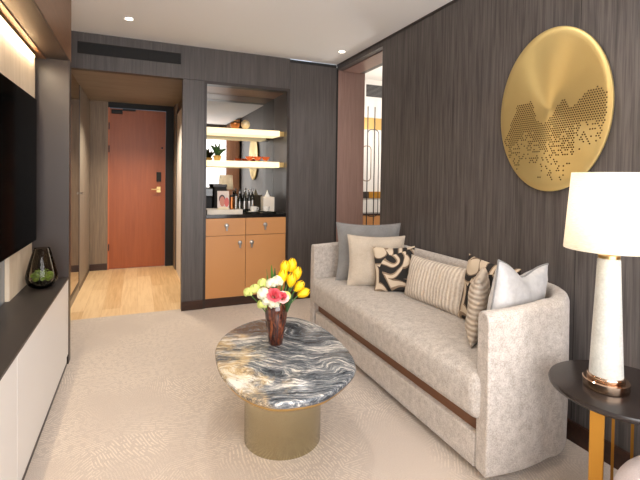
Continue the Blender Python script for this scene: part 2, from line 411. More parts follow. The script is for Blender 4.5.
# right wall
S('wall_right', XR, 2.27, YR, 3.213, 0, ZC, M['panel_right'], 'dark oak veneer wall behind the sofa', 'wall')
MB().box(XR-.0006, XR+.001, 1.404, 1.407, .1, ZC-.03).build('trim_6', M['black'])
struct(bpy.data.objects['trim_6'], 'thin vertical joint in the dark wall veneer', 'trim')
S('wall_right.001', XR, 2.27, 3.213, YB, 2.395, ZC, M['panel_right'], 'lintel above the bedroom opening', 'wall')
S('trim_7', XR-.006, XR, YR, YB, ZC-.018, ZC, M['trim'], 'dark strip where right wall meets ceiling', 'trim')
S('wall_right.002', XR, 2.272, YB, YB+.08, 0, 2.395, M['jamb'], 'reddish brown jamb panel of the bedroom opening', 'wall')
S('trim_8', 2.0, 2.2, 3.213, YB, 2.388, 2.395, M['jamb'], 'reddish soffit under the bedroom lintel', 'trim')
S('trim_9', XR-.004, XR+.008, YB-.012, YB+.01, 0, 2.415, M['black'], 'dark vertical edge beside the reddish jamb', 'trim')
S('baseboard_right', XR-.014, XR, YR, 3.213, 0, .095, M['base'], 'dark red brown baseboard behind the sofa', 'baseboard')
# left wall and rear wall with window
S('wall_left', XL-.06, XL, YR, 3.222, 0, 2.0, M['slab'], 'blue grey slab wall behind the media console', 'wall')
S('wall_left.001', XL-.06, -.415, 3.222, 3.30, 0, 2.0, M['column'], 'taupe end panel of the media wall', 'wall')
S('wall_left.002', XL-.06, -.415, YR, 3.30, 2.0, ZC, M['bronze_lam'], 'bronze veneer bulkhead above the media wall', 'wall')
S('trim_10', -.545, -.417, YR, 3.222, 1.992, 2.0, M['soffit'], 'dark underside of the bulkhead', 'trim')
S('trim_11', XL, -.545, YR, 3.222, 1.985, 2.0, M['bronze_lam'], 'warm lit inner strip under the bulkhead', 'trim')
S('trim_12', XL, -.58, YR, 3.09, 1.70, 1.955, M['pale_wood'], 'pale limed wood panel above the television', 'trim')
S('trim_13', XL, -.62, 2.70, 3.222, .577, .86, M['pale_wood'], 'pale wood strip beside the blue grey slab', 'trim')
S('wall_left.003', XL-.06, -.573, 3.30, 4.45, 0, ZC, M['corr_wood'], 'taupe wall between media wall and corridor', 'wall')
wr = MB().box(XL-.06, XR+.3, YR-.06, YR, 0, .35).box(XL-.06, XR+.3, YR-.06, YR, 2.35, ZC).box(XL-.06, -.5, YR-.06, YR, .35, 2.35).box(1.93, XR+.3, YR-.06, YR, .35, 2.35)
struct(wr.build('wall_rear', M['panel_back']), 'rear wall around the wide window behind the viewpoint', 'wall')
wf = struct(MB().box(-.5, 1.93, YR-.05, YR-.02, .35, .40).box(-.5, 1.93, YR-.05, YR-.02, 2.30, 2.35).box(-.5, -.45, YR-.05, YR-.02, .4, 2.3).box(1.9, 1.93, YR-.05, YR-.02, .4, 2.3).box(.65, .7, YR-.05, YR-.02, .4, 2.3).build('window_1', M['trim']), 'wide bright window behind the viewpoint', 'window')
box('window_pane', -.45, 1.9, YR-.045, YR-.04, .4, 2.3, M['sky'], wf)

# corridor
S('wall_corridor_left', -.70, -.60, 4.21, 6.3, 0, 2.21, M['corr_wood'], 'taupe wood wall along left side of corridor', 'wall')
mr = thing('wardrobe_mirror', 'tall bronze tinted mirror panel on the left corridor wall', 'mirror', (-.6, 4.85, 0))
box('mirror_glass', 0, .024, -.345, .345, .11, 2.2, M['bronze_mirror'], mr)
MB().box(0, .027, -.365, -.345, .07, 2.2).box(0, .027, .345, .36, .07, 2.2).box(0, .027, -.345, .345, .07, .11).build('mirror_frame', M['trim'], mr)
box('skirting', 0, .027, -.365, .36, 0, .07, M['corr_pale'], mr)
wd = thing('wardrobe', 'plain greige wardrobe door front beyond the corridor mirror', 'wardrobe', (-.6, 5.22, 0))
box('door_leaf', 0, .027, 0, 1.0, .05, 2.2, M['corr_pale'], wd)
MB().lathe([(.008, 0), (.008, .012), (.013, .016), (.013, .024), (0, .026)], 16).xform(Matrix.Translation((.027, .04, 1.05)) @ Matrix.Rotation(PI/2, 4, 'Y')).build('knob', M['steel'], wd, True)
S('baseboard_left', -.6, -.571, 5.215, 6.25, 0, .05, M['base'], 'dark baseboard under the wardrobe door', 'baseboard')
S('wall_end', -.70, -.365, 6.267, 6.35, 0, 2.21, M['corr_wood'], 'taupe wall left of the entrance door', 'wall')
S('wall_end.001', -.365, .60, 6.267, 6.35, 2.14, 2.21, M['black'], 'dark transom above the entrance door', 'wall')
S('wall_end.002', .352, .60, 6.267, 6.35, 0, 2.14, M['black'], 'black strip right of the entrance door', 'wall')
S('baseboard_end', -.573, -.37, 6.255, 6.267, 0, .085, M['base'], 'dark baseboard left of the entrance door', 'baseboard')
dr = thing('door_1', 'cherry red wooden entrance door at the corridor end', 'door', (-.352, 6.267, 0)); dr['kind'] = 'structure'
box('door_leaf', .004, .70, .01, .06, .006, 2.13, M['door'], dr)
MB().box(-.012, .004, -.004, .06, 0, 2.14).build('door_frame', plain('door_edge_orange', (196, 108, 60), .4), dr)
hd = box('lock_plate', .585, .645, -.01, .01, 1.17, 1.30, M['black'], dr, .004)
hn = MB().box(.585, .64, -.012, .01, 1.02, 1.10).build('handle_rose', M['brass'], dr, bevel=.004)
MB().tube([(.612, -.01, 1.065), (.612, -.05, 1.065), (.52, -.052, 1.065)], .009).build('lever', M['brass'], hn, True)
MB().box(.03, .16, -.05, .008, 2.06, 2.11).box(.16, .32, -.03, .0, 2.105, 2.128).build('door_closer', M['black'], dr, bevel=.004)
MB().lathe([(.012, 0), (.012, .016), (0, .018)], 12).xform(Matrix.Translation((.655, -.004, 1.63)) @ Matrix.Rotation(PI/2, 4, 'X')).build('door_viewer', M['black'], dr)
for z in (.25, 1.55, 1.85):
    MB().lathe([(.007, 0), (.007, .09)], 10, (.0, -.008, z)).build('hinge', M['trim'], dr)
# right corridor wall : trim, white door, jamb strips
S('wall_corridor_right', .49, .60, 4.206, 6.3, 0, 2.21, M['corr_wood'], 'taupe wall along right side of corridor', 'wall')
S('trim_14', .462, .49, 4.206, 5.2, 0, 2.21, M['panel_back'], 'dark veneer lining at right corridor corner', 'trim')
bd = thing('door_2', 'white bathroom door set in right corridor wall', 'door', (.49, 5.22, 0)); bd['kind'] = 'structure'
box('door_leaf', -.018, 0, .02, .74, .0, 2.06, M['white_wall'], bd)
MB().box(-.024, 0, -.02, .02, 0, 2.1).box(-.024, 0, .74, .78, 0, 2.1).box(-.024, 0, .02, .74, 2.06, 2.1).build('door_frame', M['trim'], bd)
S('trim_15', .455, .49, 6.02, 6.267, 0, 2.21, M['corr_wood'], 'taupe strip beside the black door edge', 'trim')

# ------------------------------------------------------------------ bedroom beyond the opening
S('wall_bedroom', 2.0, 3.7, 5.2, 5.28, 0, 2.64, M['white_wall'], 'white bedroom wall beyond the opening', 'wall')
S('wall_bedroom.001', 3.7, 3.78, 3.0, 5.28, 0, 2.64, M['white_wall'], 'far white side wall of the bedroom', 'wall')
S('wall_bedroom.002', 1.95, 2.0, 4.206, 5.28, 0, 2.64, M['white_wall'], 'short white bedroom wall behind the jamb', 'wall')
S('wall_bedroom.003', 2.27, 3.7, 2.95, 3.0, 0, 2.64, M['white_wall'], 'near white wall of the bedroom', 'wall')
def grille(t, wd_, hg, n, mat_f, mat_s, gap=.012):
    MB().box(0, wd_, -.008, 0, 0, gap).box(0, wd_, -.008, 0, hg-gap, hg).box(0, gap, -.008, 0, gap, hg-gap).box(wd_-gap, wd_, -.008, 0, gap, hg-gap).build('grille_frame', mat_f, t)
    box('backing', gap, wd_-gap, -.002, 0, gap, hg-gap, M['black'], t)
    m = MB()
    for i in range(n):
        z = gap+(hg-2*gap)*(i+.5)/n; m.box(gap, wd_-gap, -.007, -.002, z-.0022, z+.0022)
    m.build('slats', mat_s, t)
v1 = thing('air_vent', 'long dark slotted air vent above the corridor opening', 'vent', (-.473, YB, 2.272))
grille(v1, .83, .098, 9, M['grille'], M['grille'], .008)
for x in (.27, .55, .8): box('divider', x, x+.005, -.009, 0, .008, .09, M['grille'], v1)
v2 = thing('air_vent', 'grey bedroom air grille seen through the opening', 'vent', (2.86, 5.2, 2.36))
grille(v2, .4, .21, 10, M['white_wall'], plain('grey_slat', (130, 128, 126), .6), .02)
scn = thing('room_divider', 'slim dark metal screen with rounded loops in the bedroom opening', 'screen', (2.75, 4.95, 0))
MB().tube([(.03, 0, 0), (.03, 0, 2.2)], .007, 6).tube([(.135, 0, 0), (.135, 0, 2.2)], .007, 6).tube([(.3, 0, 0), (.3, 0, 2.2)], .007, 6).build('upright', M['trim'], scn, True)
def loop(x0, x1, z0, z1, r):
    p = []
    for cx, cz, a0 in ((x1-r, z1-r, 0), (x0+r, z1-r, PI/2), (x0+r, z0+r, PI), (x1-r, z0+r, 1.5*PI)):
        for i in range(7):
            a = a0+PI/2*i/6; p.append((cx+r*math.cos(a), 0, cz+r*math.sin(a)))
    return p
MB().tube(loop(-.04, .085, 1.22, 1.68, .05), .006, 6, closed=True).build('loop', plain('loop_bronze', (150, 130, 110), .3, 1), scn, True)
MB().tube(loop(.03, .2, .75, 1.9, .06), .006, 6, closed=True).build('loop', M['trim'], scn, True)
gp = thing('wall_panel', 'gold banded wall panel on the bedroom wall behind screen', 'panel', (2.7, 5.2, 0))
box('gold_band', 0, .6, -.02, 0, 1.93, 2.09, M['gold_panel'], gp)
box('dark_band', 0, .6, -.02, 0, .98, 1.07, M['gold_leg'], gp)
box('dark_block', 0, .24, -.024, 0, .98, 1.07, M['trim'], gp)
bc = thing('bedroom_cabinet', 'orange wood low cabinet by the bedroom wall', 'cabinet', (2.7, 5.0, 0))
box('body', 0, .6, 0, .19, .04, .76, M['cab'], bc); box('top', -.01, .61, -.01, .195, .76, .78, M['base'], bc); box('plinth', .02, .58, .02, .19, 0, .04, M['black'], bc)

# ------------------------------------------------------------------ media wall
tv = thing('television', 'large black wall mounted television above the white console', 'television', (XL, 2.28, .85))
box('housing', .0, .055, -.78, .78, 0, .85, M['black'], tv, .004); box('screen', .055, .075, -.78, .78, 0, .85, M['tv'], tv, .003)
led = thing('light_strip', 'glowing warm light strip above the pale wood panel', 'light', (-.6, 1.1, 1.958))
box('diffuser', -.012, .018, -1.9, 1.99, 0, .008, M['led'], led); box('channel', -.012, .022, -1.9, 1.99, .008, .014, M['steel'], led)
cs = thing('media_console', 'long low console with white fronts and dark top', 'console', (XL, 1.0, 0))
box('body', .002, .205, -.7, 2.2, .05, .55, M['trim'], cs)
box('top', .002, .225, -.7, 2.2, .565, .577, M['console_top'], cs); box('top_core', .002, .216, -.7, 2.2, .55, .565, M['console_top'], cs)
box('plinth', .002, .218, -.7, 2.2, 0, .05, M['trim'], cs)
for i, y in enumerate((-.7, .11, .92)):
    box('door', .205, .225, y, y+.807 if i < 2 else 2.14, .045, .567, M['white_lacquer'], cs, .0015)
box('end_panel', .205, .225, 2.143, 2.2, .075, .567, M['white_lacquer'], cs)
te = thing('terrarium', 'smoky glass terrarium bowl with green moss on console end', 'terrarium', (-.522, 2.97, .578))
prof = [(0, 0), (.035, 0), (.062, .012), (.08, .04), (.084, .065), (.078, .10), (.063, .16), (.05, .205), (.042, .235), (.0395, .235), (.0475, .205), (.0605, .16), (.0755, .10), (.0815, .065), (.0775, .042), (.06, .0155), (.035, .0035), (0, .0035)]
MB().lathe(prof, 40, cap=False).build('glass_bowl', M['smoke_glass'], te, 60)
mp_ = MB()
for i in range(70):
    a = random.random()*2*PI; r = .058*math.sqrt(random.random()); mp_.ball((r*math.cos(a), r*math.sin(a), .019+.02*random.random()), .009+.004*random.random(), 8)
mp_.build('pebbles', M['pebble'], te, True)['kind'] = 'stuff'
mo = MB()
for i in range(26):
    a = random.random()*2*PI; r = .05*math.sqrt(random.random()); mo.ball((r*math.cos(a), r*math.sin(a), .058+.02*random.random()), .011+.008*random.random(), 8)
for i in range(22):
    a = random.random()*2*PI; r = .02+.02*random.random()
    mo.tube([(0, 0, .065), (r*.5*math.cos(a), r*.5*math.sin(a), .085+.02*random.random()), (r*math.cos(a), r*math.sin(a), .08+.03*random.random())], lambda t: .0045*(1-t)+.001, 5)
mo.build('moss', M['moss'], te, True)['kind'] = 'stuff'

# ------------------------------------------------------------------ ceiling downlights
def downlight(x, y, label):
    d = thing('downlight', label, 'light', (x, y, ZC), group='recessed ceiling downlights')
    MB().lathe([(.024, -.001), (.034, -.002), (.036, -.006), (.038, 0)], 32, cap=False).build('trim_ring', M['white'], d, True)
    MB().lathe([(0, -.0016), (.026, -.0016)], 32, cap=False).build('lens', M['lens'], d); return d
downlight(*DOWN[0], 'recessed ceiling downlight above the air vent at left')
downlight(1.772, 3.676, 'recessed ceiling downlight near the bedroom opening')

# ------------------------------------------------------------------ minibar niche
nb = YB+.46
S('wall_niche', .566, 1.41, nb, nb+.04, 0, 2.146, M['trim'], 'dark backing of the minibar niche', 'wall')
S('wall_niche.001', 1.384, 1.41, YB+.12, nb, 0, 2.146, M['niche_side'], 'veneer right side of the minibar niche', 'wall')
S('ceiling.003', .591, 1.384, YB+.1, nb, 2.12, 2.146, M['bronze_lam'], 'bronze ceiling of the minibar niche', 'ceiling')
tag(box('niche_mirror', .592, 1.383, nb-.012, nb, .886, 2.118, M['mirror']), 'clear mirror covering the back of the minibar niche', 'mirror')
cb = thing('minibar_cabinet', 'caramel lacquered minibar cabinet built into the niche', 'cabinet', (.592, YB, 0))
W = .790
box('carcass', 0, W, .014, .44, .085, .852, M['trim'], cb); box('plinth', 0, W, .004, .4, 0, .083, M['base'], cb)
def ring_pull(parent, x, z, leather=False):
    k = MB().lathe([(.021, 0), (.021, .008), (.012, .012), (.009, .02), (.014, .026), (0, .028)], 20).xform(Matrix.Translation((x, -.004, z)) @ Matrix.Rotation(PI/2, 4, 'X')).build('knob', M['steel'], parent, True)
    MB().box(x-.009, x+.009, -.02, -.008, z-.05, z-.012).build('pull_tab', M['steel'], k, bevel=.003)
for x0, x1 in ((0, .378), (.382, W)):
    d = box('drawer', x0, x1, -.004, .014, .685, .85, M['cab'], cb, .0015); ring_pull(d, (.194 if x0 == 0 else .576), .78)
for x0, x1, kx in ((0, .378, .325), (.382, W, .44)):
    d = box('door', x0, x1, -.004, .014, .088, .681, M['cab'], cb, .0015); ring_pull(d, kx, .61)
tag(box('countertop', .5915, 1.3835, YB-.006, nb-.0125, .853, .885, M['counter'], bevel=.002), 'black polished stone countertop on the minibar cabinet', 'countertop')
for z, lb in ((1.668, 'upper glowing translucent shelf in the minibar niche'), (1.35, 'lower glowing translucent shelf in the minibar niche')):
    sh = thing('lit_shelf', lb, 'shelf', (.5915, 4.2, z), group='lit niche shelves')
    box('panel', 0, .742, 0, .24, 0, .057, M['shelf'], sh, .003); box('bracket', .742, .792, .01, .23, .004, .053, M['brass'], sh)
def lathe_thing(name, label, cat, loc, parts, group=None, n=24):
    t = thing(name, label, cat, loc, group=group)
    for nm, prof, mat in parts: MB().lathe(prof, n, cap=False).build(nm, mat, t, True)
    return t
CT = .8855
# on the upper shelf
lathe_thing('globe_ornament', 'round pearl and gold globe on the upper lit shelf', 'ornament', (1.0, 4.3, 1.7255), [('ball', [(0, .012)]+[(.046*math.sin(PI*i/12), .056-.046*math.cos(PI*i/12)) for i in range(1, 12)]+[(0, .102)], plain('pearl_gold', (226, 206, 164), .3, .2)), ('foot', [(0, 0), (.022, 0), (.018, .014), (0, .014)], M['brass'])])
lathe_thing('copper_bowl', 'small copper bowl beside the globe on the upper shelf', 'bowl', (.89, 4.29, 1.7255), [('bowl', [(0, 0), (.025, 0), (.045, .03), (.05, .06), (.047, .06), (.04, .03), (0, .008)], M['copper']), ('lid', [(.05, .06), (.03, .075), (.008, .08), (.008, .09), (0, .09)], M['brass'])])
# lower shelf
pl = thing('potted_plant', 'small potted succulent with dark leaves on the lower shelf', 'plant', (.72, 4.29, 1.4085))
MB().lathe([(0, 0), (.03, 0), (.045, .05), (.042, .05), (.038, .044), (0, .044)], 24, cap=False).build('pot', M['brass'], pl, True)
for i in range(11):
    a = i*2.4; tl = .05+.035*(i % 3)/2; hgt = .07+.05*((i*7) % 5)/4
    MB().tube([(.01*math.cos(a), .01*math.sin(a), .04), (.5*tl*math.cos(a), .5*tl*math.sin(a), .04+.7*hgt), (tl*math.cos(a), tl*math.sin(a), .04+hgt)], lambda t: .004+.010*math.sin(PI*min(1, t*.9+.08)), 8).build('leaf', M['leaf_dark'] if i % 3 else M['black'], pl, True)
for i, (x, lb) in enumerate(((1.045, 'amber glass dish at the left of three on the lower shelf'), (1.13, 'amber glass dish in the middle of three on the lower shelf'), (1.215, 'amber glass dish nearest the shelf bracket on the lower shelf'))):
    lathe_thing('amber_dish', lb, 'dish', (x, 4.3, 1.4085), [('bowl', [(0, .012), (.02, .014), (.043, .042), (.045, .05), (.042, .05), (.018, .02), (0, .018)], M['amber']), ('foot', [(0, 0), (.026, 0), (.012, .004), (.012, .012), (0, .012)], M['brass'])], 'amber dishes')
# counter
tr = thing('serving_tray', 'pale rectangular tray on the left half of the countertop', 'tray', (.78, 4.27, CT))
box('base', -.17, .17, -.1, .12, 0, .012, M['paper'], tr); MB().box(-.17, .17, -.1, -.092, .012, .045).box(-.17, .17, .112, .12, .012, .045).box(-.17, -.162, -.092, .112, .012, .045).box(.162, .17, -.092, .112, .012, .045).build('rim', M['paper'], tr)
cm = thing('coffee_machine', 'black capsule coffee machine at the left of the countertop', 'machine', (.655, 4.47, CT))
box('body', -.05, .05, -.02, .09, 0, .25, M['black'], cm, .012); box('spout_head', -.045, .045, -.09, -.02, .16, .25, M['bottle'], cm, .01); box('drip_tray', -.045, .045, -.09, -.02, 0, .02, M['steel'], cm, .004)
kt = thing('capsule_box', 'dark box with curved lid behind the portrait card', 'box', (.775, 4.4345, CT))
box('body', -.062, .062, -.03, .04, 0, .26, M['grille'], kt, .004); MB().prism([(.068*math.cos(PI*i/10), .036+.035*math.sin(PI*i/10)-.03) for i in range(11)]+[(-.066, -.034), (.066, -.034)], .26, .285).build('lid', M['trim'], kt)
ca = thing('portrait_card', 'printed card with two faces standing on the tray', 'card', (.785, 4.3, CT+.0125))
MB().box(-.058, .058, -.002, .002, 0, .21).xform(Matrix.Rotation(-.08, 4, 'X')).build('print', M['photo'], ca)
MB().box(-.012, .012, 0, .05, 0, .004).box(-.012, .012, .046, .05, 0, .06).build('stand', M['paper'], ca)
for i, (x, h, m, lb) in enumerate(((.868, .15, 'copper', 'copper canister on the tray right of the portrait card'), (.91, .16, 'steel', 'tall steel canister on the tray right of the copper one'))):
    lathe_thing('canister', lb, 'canister', (x, 4.3, CT+.0125), [('body', [(0, 0), (.018, 0), (.018, h), (0, h)], M[m]), ('cap', [(.0195, h), (.0195, h+.018), (0, h+.02)], M['black'])], 'canisters')
for x, y, h, lb in ((.975, 4.42, .215, 'dark wine bottle behind the white cup, left of pair'), (1.01, 4.36, .235, 'dark bottle with silver label next to the wine bottle'), (1.062, 4.37, .235, 'dark bottle with silver label nearest the white box'), (1.108, 4.42, .24, 'clear glass carafe behind the folded white napkin')):
    cl = 'carafe' in lb
    lathe_thing('carafe' if cl else 'bottle', lb, 'carafe' if cl else 'bottle', (x, y, CT), [('body', [(0, 0), (.021, 0), (.022, .01), (.022, h*.62), (.016, h*.74), (.009, h*.8), (.009, h*.93), (0, h*.93)], M['glass' if cl else 'bottle']), ('cap', [(.0105, h*.9), (.0105, h), (0, h)], M['steel']), ('label', [(.0226, h*.15), (.0226, h*.5)], M['steel'])])
tb = thing('tissue_box', 'cream tissue box with a tissue peak on the countertop right', 'box', (1.25, 4.33, CT))
box('body', -.06, .06, -.05, .06, 0, .16, M['paper'], tb, .004); MB().lathe([(.03, 0), (.022, .02), (.012, .04), (.003, .068), (0, .07)], 9, (-.005, 0, .16), cap=False).build('tissue', M['white'], tb, True)
ct = thing('cup_tray', 'black tray under the white cups on the countertop', 'tray', (1.135, 4.22, CT))
box('base', -.16, .16, -.075, .055, .0, .008, M['bottle'], ct, .003); MB().tube([(-.15, -.07, .012), (0, -.078, .022), (.15, -.07, .012)], .006).build('handle', M['bottle'], ct, True)
for x, lb in ((1.07, 'white coffee cup on saucer at left on the black tray'), (1.2, 'white coffee cup on saucer at right on the black tray')):
    c = lathe_thing('coffee_cup', lb, 'cup', (x, 4.215, CT+.0085), [('saucer', [(0, 0), (.03, 0), (.055, .01), (.054, .013), (.028, .005), (0, .005)], M['white']), ('bowl', [(0, .006), (.02, .006), (.034, .03), (.038, .06), (.036, .06), (.031, .03), (0, .012)], M['white'])], 'white coffee cups')
    MB().tube([(.034, 0, .05), (.052, 0, .048), (.052, 0, .028), (.032, 0, .024)], .004).build('handle', M['white'], c, True)

# ------------------------------------------------------------------ sofa
sf = thing('sofa', 'long oatmeal chenille sofa with rounded wrap around arms', 'sofa', (0, 0, 0))
YA, YZ, XF, XB = 1.285, 3.215, 1.295, 1.922
def path():
    p = [(XF, YA+.012)]
    R = .27
    for i in range(1, 9): p.append((XF+(XB-R-XF)*i/8, YA+.012-.020*math.sin(PI*i/8*.9)))
    for i in range(1, 11):
        a = -PI/2+PI/2*i/10; p.append((XB-R+R*math.cos(a), YA+R+R*math.sin(a)-.002))
    for i in range(1, 13): p.append((XB, YA+R+(YZ-YA-2*R)*i/12))
    for i in range(1, 11):
        a = PI/2*i/10; p.append((XB-R+R*math.cos(a), YZ-R+R*math.sin(a)))
    for i in range(1, 9): p.append((XB-R+(XF-XB+R)*i/8, YZ))
    return p
def shell():
    m = MB(); pts = [Vector((*p, 0)) for p in path()]; n = len(pts); rings = []
    T = .075
    for i, p in enumerate(pts):
        t = (pts[min(i+1, n-1)]-pts[max(i-1, 0)]).normalized(); inn = Vector((-t.y, t.x, 0))
        xf = (p.x-XF)/(XB-XF); top = .712+.03*min(1, max(0, xf))
        sec = [(0.006, .045), (0, .06), (-.004, .3), (0, top-.03), (.008, top-.01), (.022, top), (T-.022, top), (T-.008, top-.01), (T, top-.03), (T, .3), (T, .06), (T-.006, .045)]
        e = min(i, n-1-i)
        rings.append([m.b.verts.new(p+inn*d+Vector((0, 0, z))) for d, z in sec])
    for a, b in zip(rings, rings[1:]):
        for k in range(len(a)): m.b.faces.new((a[k], a[(k+1) % len(a)], b[(k+1) % len(a)], b[k]))
    m.b.faces.new(rings[0][::-1]); m.b.faces.new(rings[-1]); return m
so = shell().build('arm_and_back_shell', M['sofa'], sf, 50, .006)
MB().box(XF+.012, XB-.08, YA+.09, YZ-.085, .04, .185).build('base_panel', M['sofa'], sf, bevel=.008)
MB().box(XF+.04, XB-.08, YA+.086, YZ-.084, .185, .258).build('wood_rail', M['rail'], sf)
MB().box(XF+.06, XB-.1, YA+.14, YZ-.14, .0, .04).build('plinth', M['black'], sf)
def cushion():
    m = MB(); nx, ny = 14, 44
    x0, x1, y0, y1, z0, z1 = XF-.016, XB-.082, YA+.082, YZ-.082, .252, .448
    R = .045
    prof = []
    for i in range(7):
        a = -PI/2+PI/2*i/6; prof.append((R-R*math.cos(a), z0+R+R*math.sin(a)))
    for i in range(7):
        a = PI/2*i/6; prof.append((R-R*math.cos(a), z1-R+R*math.sin(a)))
    def pnt(d, z):
        return (d, z)
    rings = []
    # rounded-rectangle outline rings stacked by profile
    def outline(ins):
        o = []; rc = .05
        for cx, cy, a0 in ((x1-.02, y1-.02, 0), (x0+rc, y1-.02, PI/2), (x0+rc, y0+.02, PI), (x1-.02, y0+.02, 1.5*PI)):
            rr = rc if cx == x0+rc else .02
            for i in range(6):
                a = a0+PI/2*i/5; o.append((cx+(rr-ins)*math.cos(a) if rr > ins else cx+(rr-ins)*math.cos(a), cy+(rr-ins)*math.sin(a)))
        return o
    for d, z in prof:
        bul = .012*math.sin(PI*(z-z0)/(z1-z0))
        rings.append([m.b.verts.new((x-bul*(1 if x < (x0+x1)/2 else 0), y, z)) for x, y in outline(d*.8)])
    n = len(rings[0])
    for a, b in zip(rings, rings[1:]):
        for k in range(n): m.b.faces.new((a[k], a[(k+1) % n], b[(k+1) % n], b[k]))
    m.b.faces.new(rings[0][::-1])
    # crowned top
    top = rings[-1]; cx, cy = (x0+x1)/2, (y0+y1)/2
    prev = top
    for s_, dz in ((.93, .008), (.8, .015), (.55, .02), (.25, .022)):
        rg = [m.b.verts.new((cx+(v.co.x-cx)*s_, cy+(v.co.y-cy)*(s_ if s_ < .9 else .98), z1+dz)) for v in top]
        for k in range(n): m.b.faces.new((prev[k], prev[(k+1) % n], rg[(k+1) % n], rg[k]))
        prev = rg
    m.b.faces.new(prev); return m
se = cushion().build('seat_cushion', M['sofa_seat'], sf, 60)

# ------------------------------------------------------------------ cushions
def pillow(name, label, w_, h_, t_, mat, loc, face, lean, roll=0, dip=0, pipe=None, back=None, seed=0, pinch=.09):
    """face: yaw of the pillow's front normal; lean: backward tilt"""
    root = thing(name, label, 'cushion', loc)
    n = 28; m = MB(); grid = {}
    for side in (1, -1):
        for i in range(n+1):
            for j in range(n+1):
                u = -1+2*i/n; v = -1+2*j/n
                edge = i in (0, n) or j in (0, n)
                if side == -1 and edge: grid[(side, i, j)] = grid[(1, i, j)]; continue
                uu, vv = math.sin(u*PI/2*.98), math.sin(v*PI/2*.98)
                x = w_/2*uu*(1-pinch*(1-abs(vv)**2)*abs(uu)); z = h_/2*vv*(1-pinch*(1-abs(uu)**2)*abs(vv))
                if dip: z -= dip*math.exp(-(uu/.42)**2)*max(0, vv)**1.5
                th = t_/2*(max(0, 1-uu**4)*max(0, 1-vv**4))**.55*(1-.25*(uu*uu+vv*vv)/2)
                nz = noise.noise(Vector((uu*1.7+seed*3.1, vv*1.7, side*2+seed)))
                th *= 1+.22*nz; th += .004*noise.noise(Vector((uu*5+seed, vv*5, side)))*(0 if edge else 1)
                grid[(side, i, j)] = m.b.verts.new((x, -side*th, z))
    for side in (1, -1):
        for i in range(n):
            for j in range(n):
                q = [grid[(side, i, j)], grid[(side, i+1, j)], grid[(side, i+1, j+1)], grid[(side, i, j+1)]]
                f = m.b.faces.new(q); f.material_index = 1 if (back and side == -1) else 0
    ring = [grid[(1, i, 0)].co.copy() for i in range(n)]+[grid[(1, n, j)].co.copy() for j in range(n)]+[grid[(1, i, n)].co.copy() for i in range(n, 0, -1)]+[grid[(1, 0, j)].co.copy() for j in range(n, 0, -1)]
    low = min(v.co.z for v in m.b.verts)
    R = Matrix.Rotation(face, 4, 'Z') @ Matrix.Rotation(-lean, 4, 'X') @ Matrix.Rotation(roll, 4, 'Y')
    o = m.build('cover', [mat, back] if back else mat, root, True)
    for p in o.data.polygons: p.use_smooth = True
    if pipe is not None:
        pp = MB().tube(ring, .0045, 6, closed=True).build('piping', pipe, root, True)
    root.matrix_world = Matrix.Translation(loc) @ R
    return root
# front normal is -Y at face = 0 ; +PI/2 turns it to +X ; -PI/2 to -X
ST = .468
pillow('grey_cushion', 'large plain slate grey cushion in the far sofa corner', .50, .45, .12, M['p_grey'], (1.65, 2.90, ST+.212), -.42, .14, 0, 0, M['p_grey'], seed=1)
pillow('beige_cushion', 'plain beige cushion leaning on the slate grey cushion', .42, .375, .11, M['p_beige'], (1.61, 2.715, ST+.178), -.48, .18, 0, 0, M['p_beige'], seed=2)
pillow('swirl_cushion', 'black and sand swirl print cushion in front of beige one', .295, .325, .10, M['swirl'], (1.65, 2.53, ST+.15), -.62, .18, -.06, 0, None, seed=3)
pillow('lumbar_cushion', 'oblong ribbed cream lumbar cushion in the middle of sofa', .55, .285, .12, M['ribbed'], (1.715, 2.16, ST+.130), -1.5, .22, 0, 0, None, seed=4, pinch=.05)
pillow('swirl_cushion', 'black and sand swirl print cushion behind gathered sand cushion', .36, .37, .11, M['swirl'], (1.715, 1.735, ST+.172), -1.55, .16, .05, 0, None, seed=5)
pillow('gathered_cushion', 'gathered sand coloured cushion beside the silver satin cushion', .35, .335, .095, M['ruffle'], (1.575, 1.65, ST+.158), PI+.72, .08, 0, 0, None, seed=6)
pillow('satin_cushion', 'silver grey satin cushion leaning inside the near sofa arm', .41, .435, .12, M['satin'], (1.60, 1.445, ST+.195), PI+.18, .1, -.14, .05, M['p_grey'], seed=8, pinch=.1)

